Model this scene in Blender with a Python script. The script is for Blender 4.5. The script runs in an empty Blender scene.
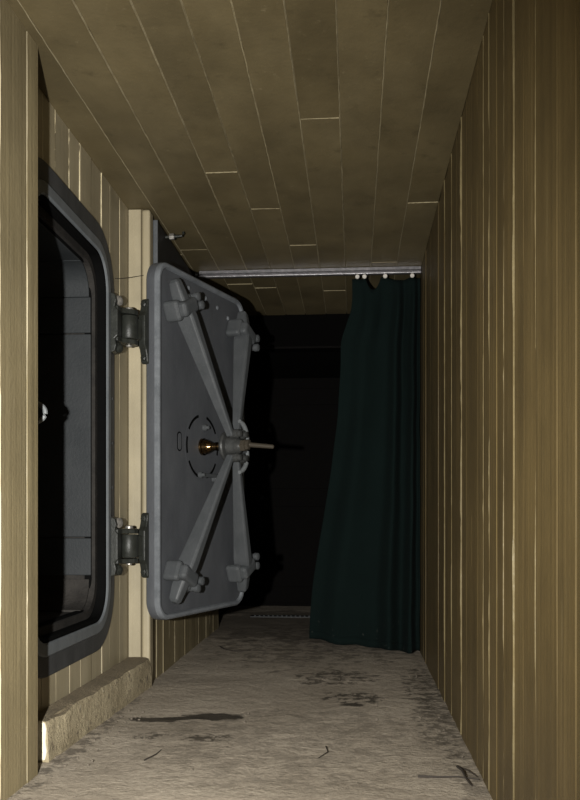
import bpy, bmesh, math, random
from mathutils import Vector, Matrix, noise
random.seed(7)
S = bpy.context.scene
COL = S.collection
R = math.radians

# ------------------------------------------------------------------ camera
F_PX = 850.0
cam_d = bpy.data.cameras.new('camera')
cam = bpy.data.objects.new('camera', cam_d); COL.objects.link(cam)
cam_d.sensor_fit = 'VERTICAL'; cam_d.sensor_height = 36.0
cam_d.lens = 36.0 * F_PX / 800.0
cam_d.shift_y = 118.0 / 800.0
cam_d.clip_start = 0.02
cam.location = (0, 0, .812)
cam.rotation_euler = (R(90), 0, math.atan(64 / F_PX))
S.camera = cam

# ------------------------------------------------------------------ light
w = bpy.data.worlds.new('world'); S.world = w; w.use_nodes = True
w.node_tree.nodes['Background'].inputs[0].default_value = (.5, .55, .6, 1)
w.node_tree.nodes['Background'].inputs[1].default_value = .002
fl_d = bpy.data.lights.new('flash', 'SPOT')
fl = bpy.data.objects.new('flash', fl_d); COL.objects.link(fl)
fl.location = (-.33, .02, .83)
fl_d.energy = 900; fl_d.color = (1, .98, .93)
fl_d.spot_size = R(91); fl_d.spot_blend = 1.0
fl_d.shadow_soft_size = .022
aim = Vector((-.98, 4.1, .90)) - Vector(fl.location)
fl.rotation_euler = aim.to_track_quat('-Z', 'Y').to_euler()
vs = S.view_settings
vs.view_transform = 'Standard'; vs.look = 'None'; vs.gamma = 1; vs.use_curve_mapping = False
vs.exposure = 0.0

# ------------------------------------------------------------------ materials
def nt(name):
    m = bpy.data.materials.new(name); m.use_nodes = True
    t = m.node_tree; b = t.nodes['Principled BSDF']
    return m, t, b
def N(t, typ, **kw):
    n = t.nodes.new(typ)
    for k, v in kw.items(): setattr(n, k, v)
    return n
def coords(t, scale, rnd=True):
    tc = N(t, 'ShaderNodeTexCoord'); mp = N(t, 'ShaderNodeMapping')
    mp.inputs['Scale'].default_value = scale
    t.links.new(tc.outputs['Object'], mp.inputs['Vector'])
    if rnd:
        oi = N(t, 'ShaderNodeObjectInfo'); mu = N(t, 'ShaderNodeMath', operation='MULTIPLY'); mu.inputs[1].default_value = 37
        t.links.new(oi.outputs['Random'], mu.inputs[0]); t.links.new(mu.outputs[0], mp.inputs['Location'])
    return mp.outputs[0]
def noise_n(t, vec, scale, detail=4, rough=.55):
    n = N(t, 'ShaderNodeTexNoise'); n.inputs['Scale'].default_value = scale
    n.inputs['Detail'].default_value = detail; n.inputs['Roughness'].default_value = rough
    t.links.new(vec, n.inputs['Vector']); return n.outputs['Fac']
def ramp(t, fac, stops):
    r = N(t, 'ShaderNodeValToRGB'); e = r.color_ramp.elements
    while len(e) < len(stops): e.new(.5)
    for i, (p, c) in enumerate(stops): e[i].position = p; e[i].color = (*c, 1) if len(c) == 3 else c
    t.links.new(fac, r.inputs[0]); return r.outputs[0]
def mix(t, fac, a, b, mode='MIX'):
    m = N(t, 'ShaderNodeMix', data_type='RGBA', blend_type=mode)
    for sock, v in ((m.inputs[0], fac), (m.inputs[6], a), (m.inputs[7], b)):
        if isinstance(v, (int, float)): sock.default_value = v
        elif isinstance(v, tuple): sock.default_value = (*v, 1)
        else: t.links.new(v, sock)
    return m.outputs[2]
def bump(t, b, h, dist, strength=1.0):
    n = N(t, 'ShaderNodeBump'); n.inputs['Distance'].default_value = dist; n.inputs['Strength'].default_value = strength
    t.links.new(h, n.inputs['Height']); t.links.new(n.outputs[0], b.inputs['Normal'])

def painted_board(name, c0, c1, grain, rough=.55, chips=(.62, .56, .42), bumpd=.004, speck=.0, blotch=.75, fleck=.70):
    """paint over board-marked concrete; grain = mapping scale, small along the board"""
    m, t, b = nt(name)
    v = coords(t, grain)
    g = noise_n(t, v, 1.0, 5, .6)
    v2 = coords(t, (1, 1, 1))
    big = noise_n(t, v2, 2.3, 4, .6)
    fine = noise_n(t, v2, 60, 3, .6)
    col = mix(t, ramp(t, g, [(.3, (0, 0, 0)), (.7, (1, 1, 1))]), c0, c1)
    col = mix(t, ramp(t, big, [(.35, (blotch,) * 3), (.65, (1, 1, 1))]), (.0, .0, .0), col)
    oi = N(t, 'ShaderNodeObjectInfo')
    col = mix(t, 1.0, col, ramp(t, oi.outputs['Random'], [(0, (.84, .83, .80)), (1, (1.0, 1.0, 1.0))]), 'MULTIPLY')
    chip = noise_n(t, v, 2.7, 6, .75)
    col = mix(t, ramp(t, chip, [(fleck, (0, 0, 0)), (fleck + .08, (.55,) * 3)]), col, chips)
    if speck:
        sk = noise_n(t, v2, 21, 6, .8)
        col = mix(t, ramp(t, sk, [(.62, (0, 0, 0)), (.70, (speck,) * 3)]), col, chips)
        dk = noise_n(t, v2, 7, 6, .75)
        col = mix(t, ramp(t, dk, [(.58, (0, 0, 0)), (.70, (.55,) * 3)]), col, tuple(c * .45 for c in c0))
    t.links.new(col, b.inputs['Base Color'])
    b.inputs['Roughness'].default_value = rough
    b.inputs['Specular IOR Level'].default_value = .35
    ad = N(t, 'ShaderNodeMath', operation='MULTIPLY_ADD'); ad.inputs[1].default_value = .25
    t.links.new(fine, ad.inputs[0]); t.links.new(g, ad.inputs[2])
    bump(t, b, ad.outputs[0], bumpd)
    return m
def rough_metal(name, c0, c1, scale=(9, 9, 3), rough=.5, metal=0.0, wear=None, spec=.4, bumpd=.0012):
    m, t, b = nt(name)
    v = coords(t, scale)
    g = noise_n(t, v, 1.5, 6, .65)
    col = mix(t, ramp(t, g, [(.3, (0, 0, 0)), (.72, (1, 1, 1))]), c0, c1)
    if wear:
        c = noise_n(t, v, 3.1, 7, .8)
        col = mix(t, ramp(t, c, [(.62, (0, 0, 0)), (.74, (.6,) * 3)]), col, wear)
    t.links.new(col, b.inputs['Base Color'])
    b.inputs['Roughness'].default_value = rough; b.inputs['Metallic'].default_value = metal
    b.inputs['Specular IOR Level'].default_value = spec
    fine = noise_n(t, coords(t, (1, 1, 1)), 90, 4, .6)
    bump(t, b, fine, bumpd)
    return m
def plain(name, c, rough=.6, metal=0.0, spec=.4):
    m, t, b = nt(name)
    g = noise_n(t, coords(t, (1, 1, 1)), 25, 5, .6)
    t.links.new(mix(t, g, tuple(x * .75 for x in c), tuple(x * 1.2 for x in c)), b.inputs['Base Color'])
    b.inputs['Roughness'].default_value = rough; b.inputs['Metallic'].default_value = metal
    b.inputs['Specular IOR Level'].default_value = spec
    return m

M = {}
OL0, OL1 = (.094, .067, .026), (.126, .091, .037)
M['wall_v'] = painted_board('olive cream paint, vertical boards', OL0, OL1, (26, 26, .5), .5, chips=(.19, .152, .08), fleck=.60, blotch=.7)
M['ceil'] = painted_board('olive cream paint, ceiling boards', (.125, .098, .049), (.160, .128, .068), (5, 2.2, 5), .55, chips=(.22, .18, .105), speck=.5, blotch=.68)
M['cream'] = painted_board('cream paint, boards', (.315, .268, .172), (.385, .333, .225), (12, 12, .4), .5, bumpd=.002)
M['nearwall'] = painted_board('khaki paint, boards', (.225, .182, .100), (.305, .252, .145), (18, 18, .5), .5, chips=(.45, .39, .26), fleck=.62)
M['ridge'] = painted_board('pale worn paint ridge', (.50, .42, .25), (.66, .58, .40), (20, 20, 20), .45)  # pale colour holds the flash highlight along the fins
M['ridge_wall'] = painted_board('slightly paler worn ridge', (.118, .092, .042), (.172, .138, .070), (20, 20, 20), .45)  # glint on the wall fins put into a slightly paler colour
M['ridge_ceil'] = painted_board('pale worn ceiling ridge', (.24, .20, .12), (.36, .31, .20), (20, 20, 20), .45)  # ceiling fins tinted paler to stand for the light they catch
M['core'] = plain('concrete behind the boards', (.10, .08, .045), .9)
M['door'] = rough_metal('grey blue door paint', (.051, .054, .060), (.073, .077, .084), (5, 5, 2), .55, 0, (.045, .042, .038), spec=.3)
M['arm'] = rough_metal('lighter grey cast arms', (.047, .051, .054), (.067, .071, .075), (9, 9, 6), .5, 0, (.055, .05, .046), spec=.3)
M['rim'] = rough_metal('scuffed grey rim', (.080, .087, .096), (.155, .165, .178), (6, 6, 9), .5, 0, (.05, .045, .042), spec=.3)
M['frame'] = rough_metal('dark grey frame paint', (.030, .031, .032), (.055, .056, .058), (9, 9, 4), .55, 0, (.085, .08, .075), spec=.3)
M['frame_rim'] = rough_metal('blue grey frame rim', (.085, .094, .10), (.13, .14, .148), (9, 9, 4), .5, 0, (.05, .045, .04), spec=.3)
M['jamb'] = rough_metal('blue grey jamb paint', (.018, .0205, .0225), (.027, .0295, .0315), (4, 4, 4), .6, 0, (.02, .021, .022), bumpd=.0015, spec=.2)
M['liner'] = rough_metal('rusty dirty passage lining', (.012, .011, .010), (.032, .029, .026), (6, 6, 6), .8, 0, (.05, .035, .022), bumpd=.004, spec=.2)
M['gasket'] = plain('black rubber', (.003, .003, .003), .85, 0, .04)
M['hinge'] = rough_metal('dark oily steel', (.011, .012, .010), (.026, .028, .024), (12, 12, 12), .42, 0, (.06, .045, .028), spec=.3)
M['bolt'] = rough_metal('worn bright steel', (.22, .21, .19), (.38, .36, .33), (30, 30, 30), .35, .6)
M['bronze'] = plain('polished bronze', (.19, .12, .055), .16, 1.0)
M['brass'] = plain('dull brass lever', (.055, .046, .034), .5, .2)
M['loop'] = plain('pale grey paint', (.13, .138, .142), .5)
M['rail'] = rough_metal('galvanised rail', (.15, .147, .157), (.27, .26, .27), (30, 6, 30), .32, .8)
M['darksteel'] = rough_metal('dark steel panel', (.006, .0062, .007), (.012, .0125, .013), (5, 5, 5), .55)
M['greyedge'] = rough_metal('grey panel edge', (.05, .054, .06), (.08, .085, .09), (5, 5, 5), .5)
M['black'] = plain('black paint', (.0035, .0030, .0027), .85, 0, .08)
M['white'] = plain('white plastic', (.55, .52, .48), .4)
M['twig'] = plain('dark twig', (.028, .022, .017), .8)
M['chip'] = plain('concrete crumb', (.13, .11, .085), .9)
M['flashlit_tint'] = rough_metal('whitish chipped plaster', (.55, .50, .38), (.74, .69, .56), (14, 14, 14), .7, 0, (.16, .12, .07))  # curb end whitened: flash brightness put into its colour
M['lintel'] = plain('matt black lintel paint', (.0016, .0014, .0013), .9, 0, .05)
M['hub'] = rough_metal('dark greasy steel', (.024, .025, .024), (.05, .051, .05), (20, 20, 20), .38, 0, (.09, .085, .075))
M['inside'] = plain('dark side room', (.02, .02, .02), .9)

# curtain
m, t, b = nt('dark green cloth')
v = coords(t, (1, 1, 1), False)
g = noise_n(t, v, 3, 5, .6); wv = noise_n(t, v, 160, 2)
col = mix(t, g, (.0012, .0038, .0034), (.0024, .0070, .0064))
tc = N(t, 'ShaderNodeTexCoord'); sx = N(t, 'ShaderNodeSeparateXYZ'); t.links.new(tc.outputs['Object'], sx.inputs[0])
low = ramp(t, sx.outputs['Z'], [(.02, (1, 1, 1)), (.30, (0, 0, 0))])
sp = ramp(t, noise_n(t, v, 34, 4, .7), [(.63, (0, 0, 0)), (.70, (.5,) * 3)])
col = mix(t, mix(t, 1.0, low, sp, 'MULTIPLY'), col, (.07, .075, .065))
t.links.new(col, b.inputs['Base Color']); b.inputs['Roughness'].default_value = .95; b.inputs['Specular IOR Level'].default_value = .12
bump(t, b, wv, .001); M['curtain'] = m

# floor: dusty concrete with dark damp stains of their own shape, darker edge strips and far end
m, t, b = nt('dusty concrete floor')
v = coords(t, (1, 1, 1), False)
n1 = noise_n(t, v, 2.2, 6, .6); n2 = noise_n(t, v, 55, 6, .75); n3 = noise_n(t, v, 9, 5, .65)
col = mix(t, ramp(t, n1, [(.3, (0, 0, 0)), (.7, (1, 1, 1))]), (.285, .245, .19), (.43, .375, .30))
col = mix(t, ramp(t, n2, [(.36, (.62,) * 3), (.58, (1, 1, 1))]), (.13, .105, .08), col)
tc = N(t, 'ShaderNodeTexCoord')
def dark_patch(col, cx, cy, lx, ly, rot, depth, dark, nscale=9.0, dist=.55, breakup=None):
    mp = N(t, 'ShaderNodeMapping', vector_type='TEXTURE')
    mp.inputs['Location'].default_value = (cx, cy, 0); mp.inputs['Rotation'].default_value = (0, 0, R(rot))
    mp.inputs['Scale'].default_value = (lx, ly, 1)
    t.links.new(tc.outputs['Object'], mp.inputs[0])
    ln = N(t, 'ShaderNodeVectorMath', operation='LENGTH'); t.links.new(mp.outputs[0], ln.inputs[0])
    nn = noise_n(t, v, nscale, 5, .65)
    ad = N(t, 'ShaderNodeMath', operation='MULTIPLY_ADD'); ad.inputs[1].default_value = dist * 4
    t.links.new(nn, ad.inputs[0]); t.links.new(ln.outputs['Value'], ad.inputs[2])
    c = dist * 2
    mk = ramp(t, ad.outputs[0], [(0, (0, 0, 0)), (1, (0, 0, 0))])
    r = mk.node.color_ramp.elements
    # remap to 0..1 domain
    mr = N(t, 'ShaderNodeMapRange'); mr.inputs['From Min'].default_value = c + 1.12; mr.inputs['From Max'].default_value = c + .85
    mr.inputs['To Min'].default_value = 0; mr.inputs['To Max'].default_value = depth
    t.links.new(ad.outputs[0], mr.inputs[0]); fac = mr.outputs[0]
    t.nodes.remove(mk.node)
    if breakup:
        bk = ramp(t, noise_n(t, v, breakup, 5, .7), [(.46, (0, 0, 0)), (.54, (1, 1, 1))])
        mm = N(t, 'ShaderNodeMath', operation='MULTIPLY'); t.links.new(fac, mm.inputs[0]); t.links.new(bk, mm.inputs[1]); fac = mm.outputs[0]
    return mix(t, fac, col, dark)
DK = (.030, .024, .016)
col = dark_patch(col, -.58, 3.455, .125, .055, 3, .95, DK, 16, .4)
col = dark_patch(col, -.80, 3.39, .115, .042, 5, .92, DK, 18, .4)
col = dark_patch(col, -.70, 3.42, .10, .028, 8, .9, DK, 18, .35)
col = dark_patch(col, -.545, 3.11, .085, .055, 15, .8, DK, 16, .5, 22)
col = dark_patch(col, -.76, 3.13, .07, .05, 20, .7, DK, 16, .5, 26)
col = dark_patch(col, .0, 3.86, .13, .13, 0, .85, DK, 14, .6, 17)
col = dark_patch(col, .0, 3.72, .05, .03, 0, .9, DK, 14, .5)
col = dark_patch(col, -.10, 4.35, .2, .2, 0, .75, DK, 12, .6, 19)
col = dark_patch(col, .33, 4.15, .1, .5, 0, .7, DK, 12, .6, 16)
col = dark_patch(col, .32, 3.4, .08, .5, 0, .6, DK, 12, .6, 21)
col = dark_patch(col, -.25, 3.1, .5, .55, 0, .28, DK, 9, .6, 13)
col = dark_patch(col, -.3, 5.6, .6, .9, 0, .5, DK, 9, .6, 11)
col = dark_patch(col, -.3, 6.5, 1.2, .9, 0, .6, (.05, .04, .03), 6, .4)
col = dark_patch(col, .38, 3.0, .06, 2.6, 0, .45, (.06, .05, .037), 12, .8, 15)  # broken darker strip along the foot of the right wall
col = dark_patch(col, -.99, 3.0, .05, .8, 0, .6, (.045, .038, .03), 14, .7, 17)  # broken darker strip along the foot of the curb
t.links.new(col, b.inputs['Base Color'])
b.inputs['Roughness'].default_value = .85; b.inputs['Specular IOR Level'].default_value = .25
ad = N(t, 'ShaderNodeMath', operation='MULTIPLY_ADD'); ad.inputs[1].default_value = .35
t.links.new(n2, ad.inputs[0]); t.links.new(n3, ad.inputs[2]); bump(t, b, ad.outputs[0], .012)
M['floor'] = m
# curb: rough dirty painted concrete
m, t, b = nt('dirty painted curb')
v = coords(t, (1, 1, 1), False)
n1 = noise_n(t, v, 5, 6, .65); n2 = noise_n(t, v, 40, 6, .7)
col = mix(t, ramp(t, n1, [(.35, (0, 0, 0)), (.65, (1, 1, 1))]), (.22, .178, .105), (.38, .32, .205))
col = mix(t, ramp(t, n2, [(.62, (0, 0, 0)), (.72, (.8,) * 3)]), col, (.62, .57, .46))
col = mix(t, ramp(t, noise_n(t, v, 22, 6, .75), [(.55, (0, 0, 0)), (.66, (.85,) * 3)]), col, (.085, .065, .04))
geo = N(t, 'ShaderNodeNewGeometry'); sx = N(t, 'ShaderNodeSeparateXYZ'); t.links.new(geo.outputs['Normal'], sx.inputs[0])
dust = ramp(t, sx.outputs['Z'], [(.5, (0, 0, 0)), (.9, (.8,) * 3)])
col = mix(t, dust, col, (.13, .10, .06))
t.links.new(col, b.inputs['Base Color']); b.inputs['Roughness'].default_value = .85
bump(t, b, n2, .014); M['curb'] = m

# ------------------------------------------------------------------ mesh helpers
def link(name, bm, mat, parent=None, smooth=False, bevel=0, seg=2):
    bmesh.ops.recalc_face_normals(bm, faces=bm.faces[:])
    me = bpy.data.meshes.new(name); bm.to_mesh(me); bm.free()
    if smooth:
        for p in me.polygons: p.use_smooth = True
    o = bpy.data.objects.new(name, me); COL.objects.link(o)
    me.materials.append(M[mat])
    if parent: o.parent = parent
    if bevel:
        md = o.modifiers.new('bevel', 'BEVEL'); md.width = bevel; md.segments = seg; md.limit_method = 'ANGLE'; md.angle_limit = R(35)
    if smooth:
        try: me.set_sharp_from_angle(angle=R(40))
        except Exception: pass
    return o
def tag(o, label, cat, group=None):
    o['label'] = label; o['category'] = cat
    if group: o['group'] = group
    return o
def struct(o, label=None):
    o['kind'] = 'structure'
    if label: o['label'] = label
    return o
def thing(name, loc=(0, 0, 0), rz=0):
    o = bpy.data.objects.new(name, None); COL.objects.link(o)
    o.location = loc; o.rotation_euler = (0, 0, rz); o.empty_display_size = .1
    return o
def box(bm, lo, hi, mtx=None):
    vs_ = [Vector((x, y, z)) for x in (lo[0], hi[0]) for y in (lo[1], hi[1]) for z in (lo[2], hi[2])]
    if mtx: vs_ = [mtx @ q for q in vs_]
    vv = [bm.verts.new(q) for q in vs_]
    for f in ((0, 1, 3, 2), (4, 6, 7, 5), (0, 4, 5, 1), (2, 3, 7, 6), (0, 2, 6, 4), (1, 5, 7, 3)):
        bm.faces.new([vv[i] for i in f])
    return vv
def frame_of(d):
    d = d.normalized(); up = Vector((0, 0, 1)) if abs(d.z) < .9 else Vector((1, 0, 0))
    a = d.cross(up).normalized(); return a, a.cross(d).normalized()
def lathe(bm, p0, p1, prof, seg=16):
    """prof: list of (t along p0-p1 in metres, radius)"""
    p0 = Vector(p0); d = (Vector(p1) - p0).normalized(); a, c = frame_of(d)
    rings = []
    for tt, r in prof:
        rings.append([bm.verts.new(p0 + d * tt + (a * math.cos(2 * math.pi * k / seg) + c * math.sin(2 * math.pi * k / seg)) * r) for k in range(seg)])
    for r0, r1 in zip(rings, rings[1:]):
        for k in range(seg): bm.faces.new((r0[k], r0[(k + 1) % seg], r1[(k + 1) % seg], r1[k]))
    bm.faces.new(rings[0][::-1]); bm.faces.new(rings[-1])
def cyl(bm, p0, p1, r0, r1=None, seg=14):
    L = (Vector(p1) - Vector(p0)).length; lathe(bm, p0, p1, [(0, r0), (L, r0 if r1 is None else r1)], seg)
def tube(bm, pts, rad, seg=8):
    pts = [Vector(p) for p in pts]; rings = []
    for i, p in enumerate(pts):
        d = (pts[min(i + 1, len(pts) - 1)] - pts[max(i - 1, 0)]); a, c = frame_of(d)
        r = rad(i / (len(pts) - 1)) if callable(rad) else rad
        rings.append([bm.verts.new(p + (a * math.cos(2 * math.pi * k / seg) + c * math.sin(2 * math.pi * k / seg)) * r) for k in range(seg)])
    for r0, r1 in zip(rings, rings[1:]):
        for k in range(seg): bm.faces.new((r0[k], r0[(k + 1) % seg], r1[(k + 1) % seg], r1[k]))
    bm.faces.new(rings[0][::-1]); bm.faces.new(rings[-1])
def rrect(x0, x1, z0, z1, r, n=8):
    out = []
    for cx, cz, a0 in ((x1 - r, z1 - r, 0), (x0 + r, z1 - r, 90), (x0 + r, z0 + r, 180), (x1 - r, z0 + r, 270)):
        for k in range(n + 1):
            a = R(a0 + 90 * k / n); out.append((cx + r * math.cos(a), cz + r * math.sin(a)))
    return out
def loft(bm, loops, cap0=False, cap1=False, closed=False):
    """loops: lists of 3D points with equal count"""
    rs = [[bm.verts.new(Vector(p)) for p in l] for l in loops]
    n = len(rs[0]); pr = list(zip(rs, rs[1:])) + ([(rs[-1], rs[0])] if closed else [])
    for r0, r1 in pr:
        for k in range(n): bm.faces.new((r0[k], r0[(k + 1) % n], r1[(k + 1) % n], r1[k]))
    if cap0: bm.faces.new(rs[0][::-1])
    if cap1: bm.faces.new(rs[-1])
def prism(bm, poly, to3, y0, y1):
    loft(bm, [[to3(p, y0) for p in poly], [to3(p, y1) for p in poly]], True, True)

# ------------------------------------------------------------------ the setting
RW, LW, NX, HC = .402, -1.005, -1.095, 2.31       # right wall, left wall, niche wall, ceiling
Y0, PIL, POST, LINT, END = -1.2, 2.634, 4.05, 6.25, 7.82

# floor, uneven grid
bm = bmesh.new()
nx, ny = 44, 200; X0, X1 = -1.135, RW + .03
vg = []
for j in range(ny + 1):
    row = []
    for i in range(nx + 1):
        x = X0 + (X1 - X0) * i / nx; y = Y0 + (END + .05 - Y0) * j / ny
        z = .0035 * noise.noise(Vector((x * 4, y * 4, 0))) + .0018 * noise.noise(Vector((x * 15, y * 15, 3)))
        row.append(bm.verts.new((x, y, z - .003)))
    vg.append(row)
for j in range(ny):
    for i in range(nx): bm.faces.new((vg[j][i], vg[j][i + 1], vg[j + 1][i + 1], vg[j + 1][i]))
struct(link('floor', bm, 'floor', None, True), 'dusty rough concrete floor with dark damp stains')

GAP = .0014
def board_v(parent, axis, plane, sgn, a0, a1, z0, z1, mat):
    """vertical board on a wall. axis 'x': wall plane x=plane, a along y; axis 'y': plane y=plane, a along x"""
    pr = random.uniform(.0, .0035)
    bm = bmesh.new(); th = .016
    p0, p1 = sorted((plane - sgn * th, plane + sgn * pr))
    lo, hi = ((p0, a0 + GAP, z0), (p1, a1 - GAP, z1)) if axis == 'x' else ((a0 + GAP, p0, z0), (a1 - GAP, p1, z1))
    box(bm, lo, hi)
    for v_ in bm.verts: v_.co += Vector([random.uniform(-.0009, .0009) for _ in range(3)])
    return link('board', bm, mat, parent, bevel=.0014, seg=1)
def ridge(parent, pts_fn, nrm, side, L, mat='ridge', h=.006, wd=.004, step=.035, broken=.35):
    """broken fin of set paint/concrete along a joint"""
    bm = bmesh.new(); n = max(4, int(L / step)); prev = None; on = True; seed = random.uniform(0, 99)
    for i in range(n + 1):
        p = Vector(pts_fn(i / n))
        a = .5 + .9 * noise.noise(Vector((seed, i * step * 3.1, 0))) + .45 * noise.noise(Vector((seed, i * .9, 5)))
        a = min(1, max(0, a + (.45 - broken)))
        ww = wd * (.55 + .5 * a); hh = h * (.22 + .78 * a) if a > .12 else h * .02
        j = side * random.uniform(-.0009, .0009)
        cur = [bm.verts.new(p - side * ww + j), bm.verts.new(p + nrm * hh + j), bm.verts.new(p + side * ww + j)]
        if prev:
            for k in range(2): bm.faces.new((prev[k], prev[k + 1], cur[k + 1], cur[k]))
        prev = cur
    return link('ridge', bm, mat, parent)
def slab(name, lo, hi, mat='core', parent=None):
    bm = bmesh.new(); box(bm, lo, hi); return link(name, bm, mat, parent)
X_, Y_, Z_ = Vector((1, 0, 0)), Vector((0, 1, 0)), Vector((0, 0, 1))

# right wall
wr = struct(slab('wall_right', (RW + .012, Y0, 0), (RW + .16, LINT + .1, HC + .03)), 'olive cream wall marked with vertical boards')
ys = [Y0]
while ys[-1] < 1.0: ys.append(ys[-1] + .148)
ys += [1.15, 1.30, 1.45, 1.572, 1.715, 1.913, 2.05, 2.171, 2.306, 2.43, 2.557, 2.674, 2.81, 2.942, 3.08, 3.212, 3.37, 3.537, 3.67, 3.807]
while ys[-1] < LINT - .1: ys.append(ys[-1] + random.uniform(.135, .155))
ys[-1] = LINT
strong = {1.913: .004, 2.171: .006, 2.306: .0055, 2.557: .005, 2.674: .0045, 3.212: .008, 3.537: .0045, 3.807: .005}
for a0, a1 in zip(ys, ys[1:]):
    board_v(wr, 'x', RW, -1, a0, a1, -.01, HC + .004, 'wall_v')
    hgt = strong.get(round(a1, 3), random.uniform(.001, .0022))
    if a1 > .6:
        ridge(wr, lambda q, y=a1: (RW, y, .004 + q * (HC - .006)), -X_, Y_, HC, h=hgt, wd=.0018 + hgt * .22, mat='ridge_wall' if hgt > .0038 else 'wall_v')

# ceiling
ce = struct(slab('ceiling', (NX - .05, Y0, HC + .012), (RW + .16, LINT + .1, HC + .16)), 'olive cream board-marked concrete ceiling')
xs = [NX - .02, -.97, -.812, -.645, -.500, -.355, -.203, -.052, .100, .252, RW]
joints = {0: [4.769], 1: [4.9], 2: [4.69, 2.9], 3: [3.649, 5.5], 4: [4.095, 2.2], 5: [4.654, 1.9], 6: [3.185, 5.6], 7: [2.05, 5.2], 8: [1.7, 5.0], 9: [4.07, 2.3]}
joints[1] = [4.69]; joints[2] = [5.4]
for i, (a0, a1) in enumerate(zip(xs, xs[1:])):
    cuts = [Y0] + sorted(joints[i]) + [LINT]
    for c0, c1 in zip(cuts, cuts[1:]):
        bm = bmesh.new(); pr = random.uniform(0, .0014)
        box(bm, (a0 + GAP, c0 + GAP, HC - pr), (a1 - GAP, c1 - GAP, HC + .016))
        for v_ in bm.verts: v_.co += Vector([random.uniform(-.0009, .0009) for _ in range(3)])
        link('board', bm, 'ceil', ce, bevel=.0022, seg=1)
    for c in sorted(joints[i]):
        ridge(ce, lambda q, c=c: (a0 + .004 + q * (a1 - a0 - .008), c, HC), -Z_, Y_, a1 - a0, h=.004, wd=.004, step=.012, broken=.1, mat='ridge_ceil')
    if i < 9:
        hh = [.003, .006, .006, .0065, .004, .0055, .006, .005, .0045][i]
        ridge(ce, lambda q, x=a1: (x, .8 + q * (LINT - .85), HC), -Z_, X_, LINT - .85, h=hh, wd=.0035, broken=[.5, .25, .2, .25, .55, .35, .35, .45, .5][i], mat='ridge_ceil')

# left wall: near length, niche, far length
wl = struct(slab('wall_left', (LW - .30, Y0, 0), (LW - .012, PIL - .012, HC + .03)), 'khaki painted near wall ending in a square corner')
wf = struct(slab('wall_left_far', (LW - .09, POST + .31, 0), (LW - .012, LINT + .1, HC + .03)), 'olive cream board-marked wall beyond the open steel door')
yl = [Y0]
while yl[-1] < 2.2: yl.append(yl[-1] + .147)
yl = [y for y in yl if y < 2.1] + [2.21, 2.345, 2.545, PIL]
for a0, a1 in zip(yl, yl[1:]):
    board_v(wl, 'x', LW, 1, a0, a1, -.01, HC + .004, 'nearwall')
for y, h_ in ((2.345, .006), (2.545, .005), (2.21, .005)):
    ridge(wl, lambda q, y=y: (LW, y, .004 + q * (HC - .006)), X_, Y_, HC, h=h_, wd=.003, mat='cream')
board_v(wl, 'y', PIL, 1, LW - .11, LW - .001, -.01, HC + .004, 'nearwall')
# niche wall around the frame: boards with a hole for the passage
FY0, FY1, FZ0, FZ1 = 2.68, 3.80, .245, 2.075                      # frame outer
OY0, OY1, OZ0, OZ1 = 2.85, 3.63, .415, 1.905                      # clear opening
wn = struct(slab('wall_niche', (NX - .35, PIL - .02, OZ1 + .05), (NX - .012, POST + .02, HC + .03)), 'cream niche wall around the heavy steel door frame')
slab('wall_core', (NX - .35, PIL - .02, 0), (NX - .012, OY0 - .05, OZ1 + .05), 'core', wn)
slab('wall_core', (NX - .35, OY1 + .05, 0), (NX - .012, POST + .02, OZ1 + .05), 'core', wn)
slab('wall_core', (NX - .35, OY0 - .05, 0), (NX - .012, OY1 + .05, OZ0 - .05), 'core', wn)
yn = [PIL, 2.77, 2.91, 3.05, 3.20, 3.33, 3.47, 3.62, 3.74]
for a0, a1 in zip(yn, yn[1:]):
    board_v(wn, 'x', NX, 1, a0, a1, FZ1 - .10, HC + .004, 'cream')
    ridge(wn, lambda q, y=a1 + random.uniform(-.01, .01): (NX, y, FZ1 - .1 + q * (HC - FZ1 + .1)), X_, Y_, .33, h=.006, wd=.0028, step=.02, broken=.6)
    board_v(wn, 'x', NX, 1, a0, a1, .0, FZ0 + .10, 'cream')
for a0, a1 in ((3.74, 3.90), (3.90, POST)):
    board_v(wn, 'x', NX, 1, a0, a1, .0, HC + .004, 'cream')
    ridge(wn, lambda q, y=a0 + .001: (NX, y, .36 + q * (HC - .37)), X_, Y_, 1.9, h=.004, wd=.0025)
# return pier facing the camera (end of the far left wall)
tr = struct(slab('trim_1', (NX - .02, POST + .012, 0), (LW - .016, POST + .30, HC + .03)), 'pale cream board-marked pier face beside the door hinges')
board_v(tr, 'y', POST, -1, NX + .004, -1.028, .0, HC - .004, 'cream')
bm = bmesh.new(); box(bm, (-1.025, POST - .003, 0), (-.984, POST + .07, HC - .004)); link('board', bm, 'cream', tr, bevel=.012, seg=3)
# far left wall
yf = [POST + .075]
while yf[-1] < LINT - .16: yf.append(yf[-1] + .145)
yf.append(LINT)
for a0, a1 in zip(yf, yf[1:]):
    board_v(wf, 'x', LW, 1, a0, a1, -.01, HC + .004, 'nearwall')
    if random.random() < .45: ridge(wf, lambda q, y=a1: (LW, y, .004 + q * (HC - .006)), X_, Y_, HC, h=random.uniform(.003, .006), wd=.003, mat='cream')

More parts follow.
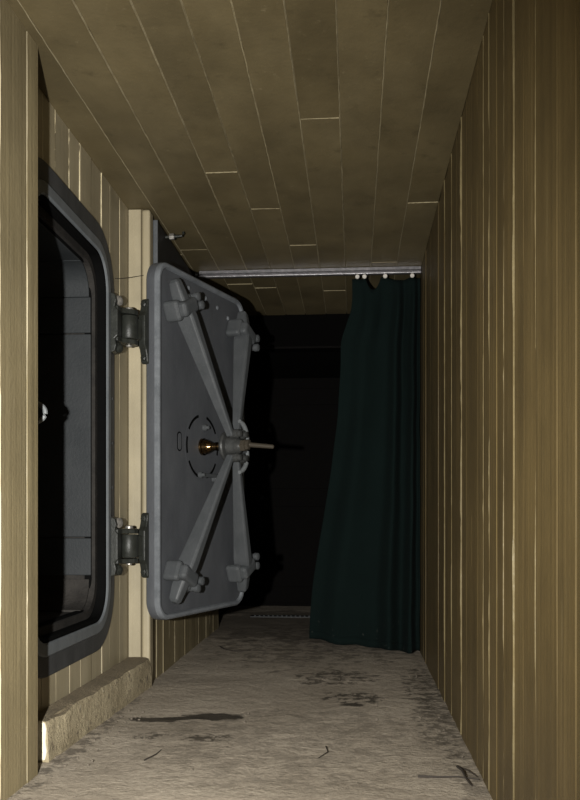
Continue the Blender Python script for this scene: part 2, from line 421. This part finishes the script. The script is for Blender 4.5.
# back: black lintel wall, vestibule and black end door
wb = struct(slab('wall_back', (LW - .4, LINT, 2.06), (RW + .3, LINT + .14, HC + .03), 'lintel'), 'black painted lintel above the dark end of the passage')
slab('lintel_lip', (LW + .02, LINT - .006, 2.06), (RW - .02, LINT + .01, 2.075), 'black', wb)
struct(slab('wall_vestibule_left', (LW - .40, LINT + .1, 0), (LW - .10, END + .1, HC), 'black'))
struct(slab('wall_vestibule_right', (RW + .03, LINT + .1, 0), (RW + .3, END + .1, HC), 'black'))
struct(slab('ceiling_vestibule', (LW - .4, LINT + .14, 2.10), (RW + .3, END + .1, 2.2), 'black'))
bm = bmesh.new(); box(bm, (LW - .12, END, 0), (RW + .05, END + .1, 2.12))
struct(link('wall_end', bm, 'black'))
d1 = thing('door_1', (-.62, END - .03, 0)); struct(d1, 'black steel door at the dark end of the passage')
bm = bmesh.new(); box(bm, (-.30, -.012, .03), (.62, .026, 2.0)); link('door_leaf', bm, 'black', d1, bevel=.004)
for z0, z1 in ((.18, .92), (1.08, 1.85)):
    bm = bmesh.new(); box(bm, (-.18, -.022, z0), (.5, -.010, z1)); link('door_panel', bm, 'black', d1, bevel=.006)
bm = bmesh.new(); cyl(bm, (-.22, -.012, 1.0), (-.22, -.05, 1.0), .012); lathe(bm, (-.22, -.05, 1.0), (-.22, -.1, 1.0), [(0, .012), (.01, .024), (.025, .026), (.04, .01)]); link('door_handle', bm, 'darksteel', d1, True)

# ------------------------------------------------------------------ passage lining behind the frame (far jamb faces the camera)
def in3(p, x): return (x, p[0], p[1])
XI = -1.78
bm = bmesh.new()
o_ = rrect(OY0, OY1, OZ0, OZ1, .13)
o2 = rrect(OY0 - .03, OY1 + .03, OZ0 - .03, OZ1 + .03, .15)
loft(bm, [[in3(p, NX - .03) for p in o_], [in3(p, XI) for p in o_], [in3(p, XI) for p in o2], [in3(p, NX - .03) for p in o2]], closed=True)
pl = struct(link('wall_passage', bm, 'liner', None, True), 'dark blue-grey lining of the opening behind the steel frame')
for z0, z1 in ((.56, .727), (.727, 1.615), (1.615, 1.775)):
    for xa, xb in ((-1.46, NX - .047), (XI + .01, -1.465)):
        bm = bmesh.new(); pr = random.uniform(.008, .014)
        box(bm, (xa, OY1 - pr, z0 + .0025), (xb, OY1 + .006, z1 - .0025)); link('jamb_panel', bm, 'jamb', pl, bevel=.004)
# curved top and bottom corner panels of the far jamb, and the head
def corner_panel(zc, a0, a1, mat):
    bm = bmesh.new(); ya = OY1 - .13; outer, inner = [], []
    for k in range(9):
        a = R(a0 + (a1 - a0) * k / 8)
        inner.append((ya + .121 * math.cos(a), zc + .121 * math.sin(a))); outer.append((ya + .132 * math.cos(a), zc + .132 * math.sin(a)))
    poly = inner + outer[::-1]
    prism(bm, poly, in3, XI + .01, NX - .055); link('jamb_panel', bm, mat, pl, True)
corner_panel(OZ1 - .13, 0, 88, 'jamb'); corner_panel(OZ0 + .13, -88, 0, 'liner')
bm = bmesh.new(); box(bm, (XI + .01, OY0 + .14, OZ1 - .010), (NX - .055, OY1 - .135, OZ1 + .004)); link('head_panel', bm, 'jamb', pl, bevel=.003)
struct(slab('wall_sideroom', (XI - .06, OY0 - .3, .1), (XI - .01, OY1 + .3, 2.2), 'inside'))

# ------------------------------------------------------------------ steel door frame
fr = thing('steel_door_frame', (NX, (FY0 + FY1) / 2, FZ0))
tag(fr, 'dark grey rounded steel door frame set in the cream niche wall', 'door frame')
FO = Vector(fr.location)
def fring(name, i0, i1, x0, x1, mat, ch=.004):
    def L(i, x, r=None):
        rr_ = max(.06, .27 - i)
        return [Vector((x, p[0], p[1])) - FO for p in rrect(FY0 + i, FY1 - i, FZ0 + i, FZ1 - i, rr_, 10)]
    bm = bmesh.new()
    loft(bm, [L(i0, x0), L(i0, x1 - ch), L(i0 + ch, x1), L(i1 - ch, x1), L(i1, x1 - ch), L(i1, x0)], closed=True)
    return link(name, bm, mat, fr, True)
fring('outer_flange', 0, .075, NX - .005, NX + .008, 'frame')
fring('sealing_rim', .073, .122, NX - .04, NX + .014, 'frame_rim', .006)
fring('gasket', .121, .140, NX - .065, NX + .006, 'gasket')
fring('inner_lip', .139, .176, NX - .075, NX - .045, 'gasket', .006)
for k in range(7):                                                       # flange screws seen on the far upright and head
    z = .55 + k * .2
    if abs(z - 1.68) < .14 or abs(z - .684) < .14: continue
    bm = bmesh.new(); lathe(bm, Vector((NX + .006, FY1 - .036, z)) - FO, Vector((NX + .024, FY1 - .036, z)) - FO, [(0, .009), (.004, .008), (.006, .003)], 8)
    link('screw', bm, 'frame', fr, True)
# latch loop at mid height on the near upright
bm = bmesh.new()
tube(bm, [Vector((NX + .006 + .058 * math.cos(R(a)), 2.765 + .012, 1.165 + .036 * math.sin(R(a)))) - FO for a in range(-90, 91, 12)], .0085)
lk = link('latch_loop', bm, 'loop', fr, True); lk['label'] = 'pale worn steel latch loop'
# ------------------------------------------------------------------ hinges: frame half belongs to the frame, door half to the door
TH = R(19.18)
P0 = Vector((-.910, 3.90, 0)); DW, DZ0, DZ1 = .905, .326, 2.028
dv = Vector((math.sin(TH), math.cos(TH), 0)); nv = Vector((math.cos(TH), -math.sin(TH), 0))
bd = thing('steel_blast_door', (P0.x, P0.y, DZ0), R(90) - TH)
tag(bd, 'heavy grey steel blast door standing open with four locking arms', 'door')
W2D = Matrix.Translation(bd.location) @ Matrix.Rotation(R(90) - TH, 4, 'Z')
W2D = W2D.inverted()
PIN = Vector((-1.031, 3.842, 0))
for zc in (1.685, .684):
    # bracket on the frame
    bm = bmesh.new()
    poly = [(-.135, 0), (-.128, .02), (-.10, .027), (-.072, .020), (-.058, .034), (.058, .034), (.072, .020), (.10, .027), (.128, .02), (.135, 0)]
    for (ya, yb) in ((3.715, 3.785),):
        prism(bm, poly, lambda p, y: Vector((NX + .012 + p[1], y, zc + p[0])) - FO, ya, yb)
    br = link('hinge_bracket', bm, 'hinge', fr, bevel=.005); br['label'] = 'dark oily hinge bracket'
    for s in (-1, 1):
        bm = bmesh.new()                                               # lug reaching to the pin
        za = zc + s * .068
        poly2 = [(NX + .014, 3.73), (NX + .014, 3.80), (-1.064, 3.868), (-1.047, 3.885), (-1.020, 3.886), (-.997, 3.870), (-.988, 3.842), (-.997, 3.814), (-1.020, 3.798), (-1.046, 3.775), (-1.052, 3.73)]
        prism(bm, poly2, lambda p, z: Vector((p[0], p[1], z)) - FO, za - .011, za + .011)
        link('hinge_lug', bm, 'hinge', br, bevel=.004)
        bm = bmesh.new()                                               # bolt eye above / below the lug
        lathe(bm, Vector((NX + .028, 3.765, zc + s * .106)) - FO, Vector((NX + .073, 3.74, zc + s * .106)) - FO, [(0, .024), (.016, .023), (.020, .014), (.026, .013), (.029, .005)], 12)
        link('bolt', bm, 'bolt' if s > 0 else 'hinge', br, True)
        bm = bmesh.new(); lathe(bm, PIN - FO + Z_ * (za + s * .012), PIN - FO + Z_ * (za + s * .05), [(0, .019), (.010, .019), (.014, .012)] if s > 0 else [(0, .014), (.006, .014), (.009, .008)], 12)
        link('pin_end', bm, 'bolt', br, True)
    # door half: knuckle and leaf
    bm = bmesh.new()
    lathe(bm, W2D @ (PIN + Z_ * (zc - .053)), W2D @ (PIN + Z_ * (zc + .053)), [(0, .038), (.004, .041), (.102, .041), (.106, .038)], 20)
    kn = link('hinge_knuckle', bm, 'hinge', bd, True); kn['label'] = 'dark oily hinge knuckle'
    bm = bmesh.new()
    c = PIN + Vector((.03, .035, 0))
    box(bm, (-.01, -.024, zc - .048), (.062, .024, zc + .048), W2D @ Matrix.Translation(PIN) @ Matrix.Rotation(R(58), 4, 'Z'))
    link('hinge_web', bm, 'hinge', kn, bevel=.006)
    bm = bmesh.new()                                                    # leaf on the hinge edge of the door
    hp = [(-.155, .0), (-.145, .012), (-.115, .016), (-.088, .024), (-.068, .038), (.068, .038), (.088, .024), (.115, .016), (.145, .012), (.155, 0)]
    prism(bm, hp, lambda p, y: (-p[1] - .001, y, zc - DZ0 + p[0]), .046, .086)
    lf = link('hinge_leaf', bm, 'hinge', kn, bevel=.006)
    for s in (-1, 1):
        bm = bmesh.new(); q = Vector((-.012, .066, zc - DZ0 + s * .125)); lathe(bm, q, q - X_ * .02, [(0, .015), (.012, .015), (.015, .008)], 6); link('bolt', bm, 'hinge', kn)

# ------------------------------------------------------------------ blast door leaf (local: x along the door, -y out of the face, z up)
HH = DZ1 - DZ0; CX, CZ = DW / 2, HH / 2
def dl(i, y, r): return [(p[0], y, p[1]) for p in rrect(i, DW - i, i, HH - i, r, 9)]
bm = bmesh.new()
loft(bm, [dl(.012, .072, .085), dl(0, .062, .095), dl(0, .024, .095), dl(.004, .014, .092), dl(.03, .012, .07)], True, True)
link('door_plate', bm, 'door', bd, True)
bm = bmesh.new()
loft(bm, [dl(.001, .020, .095), dl(.003, .006, .093), dl(.012, -.002, .085), dl(.024, -.001, .074), dl(.031, .009, .067), dl(.031, .018, .067)], closed=True)
link('edge_rim', bm, 'rim', bd, True)
# round cover plate with arc slots
c3 = lambda p, y: (p[0], y, p[1])
bm = bmesh.new(); cc = (CX - .012, CZ)
prof = [(cc[0] + .178 * math.cos(R(a)), cc[1] + .178 * math.sin(R(a))) for a in range(0, 360, 9)]
prism(bm, prof, c3, .018, .0112); link('cover_plate', bm, 'door', bd, True)
for a0, a1 in ((105, 150), (165, 195), (210, 255), (30, 75), (-75, -30), (-12, 12)):
    bm = bmesh.new(); o1 = []; o2 = []
    for k in range(7):
        a = R(a0 + (a1 - a0) * k / 6); o1.append((cc[0] + .152 * math.cos(a), cc[1] + .152 * math.sin(a))); o2.append((cc[0] + .166 * math.cos(a), cc[1] + .166 * math.sin(a)))
    prism(bm, o1 + o2[::-1], c3, .013, .0102); link('slot', bm, 'gasket', bd)
# oval key slot
bm = bmesh.new()
ov = lambda rx, rz, y: [(.212 + rx * math.cos(R(a)), y, CZ + .01 + (rz - rx if math.sin(R(a)) > 0 else -(rz - rx)) + rx * math.sin(R(a))) for a in range(6, 360, 12)]
loft(bm, [ov(.022, .048, .016), ov(.022, .048, .0108), ov(.015, .041, .0108), ov(.015, .041, .016)], closed=True)
ks = link('key_slot', bm, 'gasket', bd)
bm = bmesh.new(); loft(bm, [ov(.015, .041, .014), ov(.015, .041, .0095)], True, True); link('slot_cover', bm, 'door', ks)
for (x, z) in ((CX + .0, CZ + .10), (CX - .045, CZ - .145), (CX + .10, CZ - .16)):
    bm = bmesh.new(); lathe(bm, (x, .01, z), (x, -.03, z), [(0, .018), (.012, .018), (.018, .010), (.03, .009), (.033, .004)], 10); link('bolt', bm, 'arm', bd, True)
bm = bmesh.new(); box(bm, (CX - .03, -.012, CZ - .155), (CX + .11, .010, CZ - .135)); link('latch_bar', bm, 'arm', bd, bevel=.004)
for x, z in ((.47, HH - .08), (.60, HH - .10), (.30, HH - .07), (.72, HH - .13)):
    bm = bmesh.new(); lathe(bm, (x, .012, z), (x, .0, z), [(0, .012), (.005, .011), (.009, .005)], 8); link('rivet', bm, 'rim', bd, True)

# bronze gland and spindle
bm = bmesh.new(); lathe(bm, (CX - .012, .012, CZ), (CX - .012, -.2, CZ), [(0, .044), (.012, .044), (.016, .038), (.028, .038), (.032, .034), (.036, .034), (.050, .025), (.060, .020), (.075, .019), (.078, .022), (.088, .022), (.09, .016), (.16, .016)], 24)
g_ = link('spindle', bm, 'bronze', bd, True); g_['label'] = 'polished bronze spindle gland'
# hub
OFF = .150
hx = CX + .008
bm = bmesh.new(); lathe(bm, (hx, -.105, CZ), (hx, -.3, CZ), [(0, .060), (.006, .074), (.016, .077), (.024, .072), (.030, .050), (.055, .046), (.080, .046), (.086, .040), (.10, .026), (.115, .024), (.12, .015)], 24)
hb = link('hub', bm, 'hub', bd, True)
for a in (62, 118, 242, 298):
    q = Vector((hx + .068 * math.cos(R(a)) + .012, -.185, CZ + .068 * math.sin(R(a))))
    bm = bmesh.new(); lathe(bm, q + Y_ * .03, q - Y_ * .03, [(0, .024), (.040, .024), (.044, .017), (.056, .016), (.059, .008)], 10); link('clevis_bolt', bm, 'hub', hb, True)
bm = bmesh.new(); lathe(bm, (hx, -.20, CZ), (hx, -.29, CZ), [(0, .030), (.028, .030), (.030, .022), (.044, .021), (.046, .012)], 6); link('lock_nut', bm, 'brass', hb)
bm = bmesh.new(); lathe(bm, (hx + .01, -.215, CZ + .008), (hx + .02, -.40, CZ - .012), [(0, .026), (.026, .026), (.030, .0125), (.10, .0115), (.155, .0105), (.16, .006)], 14)
lv = link('lever', bm, 'brass', bd, True); lv['label'] = 'dull brass operating lever'
for s in (1, -1):
    bm = bmesh.new()
    tube(bm, [(hx + .02 + .112 * math.cos(R(a)), -.165 - .01 * math.sin(R(a * 2)), CZ + s * .134 * math.sin(R(a))) for a in range(8, 79, 7)], lambda q: .0125 if q < .85 else .010, 10)
    lp = link('grip_loop', bm, 'loop', bd, True); lp['label'] = 'pale grey curved grip'
    bm = bmesh.new()
    tube(bm, [(hx + .02, -.150, CZ + s * .02), (hx + .075, -.158, CZ + s * .022), (hx + .128, -.166, CZ + s * .022)], .010, 8); link('grip_stem', bm, 'arm', bd, True)

# four locking arms with pivot blocks
def arm(sx, sz):
    pv = Vector((CX + sx * .318, -.060, CZ + sz * .640))            # pivot
    inn = Vector((hx + sx * .030, -.158, CZ + sz * .052))           # inner end at the hub
    tip = Vector((CX + sx * .362, -.034, CZ + sz * .768))
    dirp = (inn - pv).normalized()
    side = Vector((dirp.z, 0, -dirp.x)).normalized()
    dep = side.cross(dirp).normalized()
    if dep.y > 0: dep = -dep                                        # towards the room
    bm = bmesh.new()
    def sec(p, wd, dp): # chamfered section
        a, b_ = wd / 2, dp / 2; k = min(a, b_) * .35
        pts = [(-a, -b_), (a, -b_), (a, b_ - k), (a - k, b_), (-a + k, b_), (-a, b_ - k)]
        return [p + side * u + dep * v_ for u, v_ in pts]
    loft(bm, [sec(pv, .058, .084), sec(pv + dirp * .06, .062, .088), sec(pv.lerp(inn, .55), .045, .060), sec(inn, .028, .034)], True, True)
    a_ = link('locking_arm', bm, 'arm', bd, bevel=.005)
    # finger beyond the pivot
    bm = bmesh.new(); d2 = (tip - pv).normalized()
    loft(bm, [sec(pv + d2 * .02, .064, .066), sec(pv + d2 * .075, .060, .058), sec(tip - d2 * .014, .050, .048), sec(tip, .032, .030)], True, True)
    link('finger', bm, 'arm', a_, bevel=.006)
    # pivot block across the arm
    mt = Matrix((( side.x, 0, dirp.x, pv.x), (side.y, -1 * 0 + 1, dirp.y * 0, pv.y), (side.z, 0, dirp.z, pv.z), (0, 0, 0, 1)))
    ax = Vector((side.x, 0, side.z)).normalized(); az = Vector((-ax.z, 0, ax.x))
    mt = Matrix(((ax.x, 0, az.x, pv.x), (0, 1, 0, 0), (ax.z, 0, az.z, pv.z), (0, 0, 0, 1)))
    bm = bmesh.new()
    box(bm, (-.068, -.108, -.036), (.068, -.030, .036), mt)
    pb = link('pivot_block', bm, 'arm', bd, bevel=.018, seg=3)
    for s in (-1, 1):
        bm = bmesh.new(); box(bm, (s * .058 - .022, -.075, -.050), (s * .058 + .022, .013, .050), mt); link('pivot_lug', bm, 'arm', pb, bevel=.017, seg=3)
    # two bolts on the far side of the block, heads to the room
    for u, vz in ((.105, .018), (.085, -.028)):
        s = 1 if ax.x > 0 else -1
        q = pv + ax * (u * s) + az * vz; q.y = 0
        bm = bmesh.new(); lathe(bm, q + Y_ * .012, q - Y_ * .2, [(0, .026), (.05, .026), (.055, .018), (.095, .017), (.098, .022), (.118, .021), (.123, .012)], 12)
        link('pivot_bolt', bm, 'arm', pb, True)
for sx in (-1, 1):
    for sz in (1, -1): arm(sx, sz)

# ------------------------------------------------------------------ concrete curb under the frame
CB = thing('concrete_curb', (-1.05, 3.5, 0)); tag(CB, 'rough cream painted concrete curb below the steel door frame', 'curb')
bm = bmesh.new()
x0, y0, y1, zt = NX + .006, 2.765, POST - .006, .138
ny = 70; prof_n = 0
secs = []
for j in range(ny + 1):
    y = y0 + (y1 - y0) * j / ny
    rr_ = .012; x1 = -1.018 + .040 * (y - y0) / (y1 - y0)
    pts = [(x0, 0), (x0, zt - .0), (x0 + .03, zt + .001), (x0 + .06, zt), (x1 - rr_ * 1.6, zt), (x1 - rr_ * .4, zt - rr_ * .4), (x1, zt - rr_ * 1.6), (x1, zt * .66), (x1 + .002, zt * .33), (x1 + .004, 0)]
    l = []
    for k, (x, z) in enumerate(pts):
        q = Vector((x * 9, y * 9, z * 9))
        dx = .0045 * noise.noise(q) + .002 * noise.noise(q * 4); dz = .004 * noise.noise(q + Vector((7, 7, 7))) + .002 * noise.noise(q * 4.3)
        if k in (5, 6, 4): dx += min(0, .018 * noise.noise(Vector((y * 5, 2, 0)))); dz += min(0, .014 * noise.noise(Vector((y * 6, 5, 0))))
        if k == 0 or k == 1: dx = 0
        l.append((x + dx + 1.05, y - 3.5, (z + dz if z > 0 else -.006)))
    secs.append(l)
loft(bm, secs, True, True)
link('curb_body', bm, 'curb', CB, True)
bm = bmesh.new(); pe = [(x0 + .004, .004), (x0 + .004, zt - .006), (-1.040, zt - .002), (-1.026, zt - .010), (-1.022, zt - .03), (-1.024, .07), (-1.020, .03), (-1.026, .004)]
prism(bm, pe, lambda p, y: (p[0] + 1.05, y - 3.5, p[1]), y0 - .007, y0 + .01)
ef = link('end_face', bm, 'flashlit_tint', CB, bevel=.005); ef['label'] = 'chipped end of the curb, whitened for the flash it faces'

# ------------------------------------------------------------------ dark steel panel and hook on the far left wall
pn = thing('steel_panel', (LW + .008, 4.14, .75)); tag(pn, 'dark steel panel on the wall behind the open door', 'panel')
bm = bmesh.new(); box(bm, (0, .012, 0), (.026, 1.05, 1.535)); link('panel_face', bm, 'darksteel', pn, bevel=.004)
bm = bmesh.new(); box(bm, (0, -.004, 0), (.030, .012, 1.535)); link('panel_edge', bm, 'greyedge', pn, bevel=.003)
hk = thing('wall_hook', (LW + .036, 4.33, 2.262)); tag(hk, 'small dark metal hook near the ceiling above the steel door', 'hook')
bm = bmesh.new(); cyl(bm, (-.003, 0, 0), (.07, 0, .004), .008); link('shank', bm, 'hinge', hk, True)
bm = bmesh.new(); lathe(bm, (.02, 0, .001), (.05, 0, .003), [(0, .016), (.022, .016), (.025, .010)], 6); link('nut', bm, 'bolt', hk)
bm = bmesh.new(); tube(bm, [(.068, 0, .004), (.084, 0, .006), (.092, 0, .016), (.09, 0, .026)], .006); link('hook_end', bm, 'hinge', hk, True)

# ------------------------------------------------------------------ thin wire across the niche corner
bm = bmesh.new()
tube(bm, [(NX + .006, 3.81, 1.905), (NX + .02, 3.88, 1.925), (NX + .045, 3.95, 1.95), (NX + .08, POST - .006, 1.985)], .0015, 5)
tag(link('thin_wire', bm, 'twig', None, True), 'thin dark wire strung across the corner above the top hinge', 'wire')

# ------------------------------------------------------------------ curtain rail and curtain
RY = 5.10
rl = thing('curtain_rail', (-.27, RY, 2.268)); tag(rl, 'bare metal curtain rail across the passage below the ceiling', 'curtain rail')
xl, xr = -.935 + .27, RW - .004 + .27
bm = bmesh.new()
pf = [(.014, .040), (.014, .020), (.004, .018), (.004, .012), (.015, .010), (.017, .006), (.014, -.001), (.006, -.004), (-.006, -.004), (-.014, -.001), (-.017, .006), (-.015, .010), (-.004, .012), (-.004, .018), (-.014, .020), (-.014, .040)]
loft(bm, [[(xl, p[0], p[1]) for p in pf], [(xr, p[0], p[1]) for p in pf]], True, True)
link('rail_channel', bm, 'rail', rl, bevel=.002, seg=1)
bm = bmesh.new(); lathe(bm, (xl - .03, 0, .016), (xl + .004, 0, .016), [(0, .012), (.006, .020), (.022, .020), (.028, .016)], 14); link('end_cap', bm, 'hinge', rl, True)
for x in (-.55, .10, .60):
    bm = bmesh.new(); box(bm, (x - .012, -.004, .036), (x + .012, .022, .0435)); link('ceiling_clip', bm, 'rail', rl)
# curtain: folded cloth, gathered at the top, flaring to the left at the hem
ct = thing('curtain', (.2, RY, 0)); tag(ct, 'dark green cloth curtain hanging bunched against the right wall', 'curtain')
hooks_px = [.02, .062, .185, .345]                                    # x of the four gliders
U, V = 150, 70
def smooth(a, b_, q):
    q = min(1, max(0, (q - a) / (b_ - a))); return q * q * (3 - 2 * q)
def curtain_pt(u, v_):
    # u 0 left .. 1 right, v 0 top .. 1 bottom
    lt = -.012 - .012 * smooth(.05, .12, v_) - .055 * smooth(.08, .19, v_) - .03 * smooth(.19, .5, v_) - .165 * smooth(.35, 1.0, v_)
    rt = .392
    x = lt + (rt - lt) * (u ** (1 - .12 * v_))
    zt_ = 2.250
    for a, b_, d in ((-.03, .02, .008), (.02, .062, .012), (.062, .185, .075), (.185, .345, .022), (.345, .40, .012)):
        if a < x <= b_:
            q = (x - a) / (b_ - a); sh = 1 - abs(2 * q - 1) ** 2
            if d > .05: sh = max(0, 1 - abs((q - .42) / .36) ** 2.2) 
            zt_ -= d * sh
    zb = .012 + .058 * (1 - u) ** 1.3 + .006 * math.sin(u * 21)
    amp = .020 + .014 * smooth(.3, .9, u) + .022 * v_ * (.35 + .65 * u)
    ph = 2 * math.pi * (3.4 * u ** 1.35 + .22 * math.sin(5 * u + 1) + .10 * v_ * math.sin(u * 7))
    y = amp * math.sin(ph) + .28 * amp * math.sin(1.9 * ph + 1.5 + 2 * v_) * (1 - .6 * v_) + .012 * noise.noise(Vector((u * 6, v_ * 4, 1)))
    y += .10 * (1 - u) ** 2 * smooth(.2, 1, v_)
    y *= smooth(-.04, .10, v_) * .9 + .1
    if y < -.05: y = -.05
    return (x - .2 + .006 * noise.noise(Vector((u * 3, v_ * 9, 4))), y, zb + (zt_ - zb) * (1 - v_))
bm = bmesh.new()
gr = [[bm.verts.new(curtain_pt(i / U, j / V)) for i in range(U + 1)] for j in range(V + 1)]
for j in range(V):
    for i in range(U): bm.faces.new((gr[j][i], gr[j][i + 1], gr[j + 1][i + 1], gr[j + 1][i]))
cl = link('cloth', bm, 'curtain', ct, True)
md = cl.modifiers.new('thickness', 'SOLIDIFY'); md.thickness = .003; md.offset = 0
bm = bmesh.new()                                                       # doubled hem along the bottom
hg = []
for j in range(3):
    hg.append([bm.verts.new(Vector(curtain_pt(i / U, 1 - .022 * j / 2)) - Y_ * .0035) for i in range(U + 1)])
for j in range(2):
    for i in range(U): bm.faces.new((hg[j][i], hg[j][i + 1], hg[j + 1][i + 1], hg[j + 1][i]))
hm = link('hem', bm, 'curtain', ct, True); md = hm.modifiers.new('thickness', 'SOLIDIFY'); md.thickness = .002
for x in hooks_px:
    bm = bmesh.new()
    lathe(bm, (x - .2, -.020, 2.252), (x - .2, -.002, 2.252), [(0, .009), (.004, .013), (.014, .013), (.018, .008)], 12)
    box(bm, (x - .204, -.014, 2.250), (x - .196, -.004, 2.2645))
    link('curtain_glider', bm, 'white', ct, True)

# ------------------------------------------------------------------ floor strip, twigs, crumbs
ts = thing('studded_threshold', (-.57, 6.97, 0)); tag(ts, 'row of small pale studs on the threshold at the dark far end', 'threshold')
bm = bmesh.new(); box(bm, (-.28, -.05, -.004), (.28, .05, .008)); link('threshold_plate', bm, 'darksteel', ts, bevel=.002)
for k in range(14):
    bm = bmesh.new(); x = -.24 + k * .037; lathe(bm, (x, -.03, .006), (x, -.03, .03), [(0, .008), (.006, .007), (.009, .003)], 8); link('stud', bm, 'loop', ts, True)
def twig(pts, r, label):
    bm = bmesh.new(); tube(bm, [(x, y, z + r * .8) for x, y, z in pts], lambda q: r * (1 - .45 * q), 6)
    return tag(link('twig', bm, 'twig', None, True), label, 'twig', 'dry twigs on the floor')
twig([(.20, 2.685, 0), (.26, 2.675, .002), (.32, 2.69, 0), (.385, 2.66, .002)], .004, 'longest dry twig lying against the right wall')
twig([(.335, 2.80, 0), (.34, 2.72, .012), (.345, 2.66, .004), (.355, 2.60, 0)], .0045, 'dark bent twig crossing the longest one by the right wall')
twig([(.34, 2.775, .004), (.362, 2.74, .006), (.385, 2.70, .0)], .003, 'short thin twig in the corner of floor and right wall')
twig([(-.70, 2.80, 0), (-.675, 2.86, .003), (-.672, 2.93, 0)], .0025, 'small curved twig lying alone before the curb')
twig([(-.84, 5.30, 0), (-.80, 5.20, .002), (-.74, 5.14, 0), (-.68, 5.12, .001), (-.63, 5.17, 0)], .004, 'long dark root-like twig below the open steel door')
twig([(-.10, 3.02, 0), (-.09, 2.94, .002), (-.12, 2.87, 0)], .002, 'thin twig lying in the middle of the bare floor')
me_cache = []
for k in range(4):
    bm = bmesh.new(); bmesh.ops.create_icosphere(bm, subdivisions=1, radius=1)
    for v_ in bm.verts: v_.co *= random.uniform(.6, 1.15)
    me = bpy.data.meshes.new('concrete_crumb'); bm.to_mesh(me); bm.free(); me.materials.append(M['chip']); me_cache.append(me)
spots = []
for _ in range(26): spots.append((random.uniform(-.99, -.86), random.uniform(2.72, 3.6)))
for _ in range(10): spots.append((random.uniform(.2, .385), random.uniform(2.6, 4.4)))
for _ in range(10): spots.append((random.uniform(-.8, .2), random.uniform(2.7, 4.6)))
for k, (x, y) in enumerate(spots):
    o = bpy.data.objects.new('concrete_crumb', me_cache[k % 4]); COL.objects.link(o)
    s = random.uniform(.003, .0075); o.scale = (s, s * random.uniform(.7, 1.2), s * .7); o.location = (x, y, s * .45); o.rotation_euler = (0, 0, random.uniform(0, 6))
    if k < 26: tag(o, 'small crumb of concrete fallen beside the curb', 'crumb', 'crumbs along the curb')
    elif k < 36: tag(o, 'small crumb of concrete near the right wall', 'crumb', 'crumbs along the right wall')
    else: tag(o, 'small crumb of concrete out on the open floor', 'crumb', 'crumbs on the open floor')
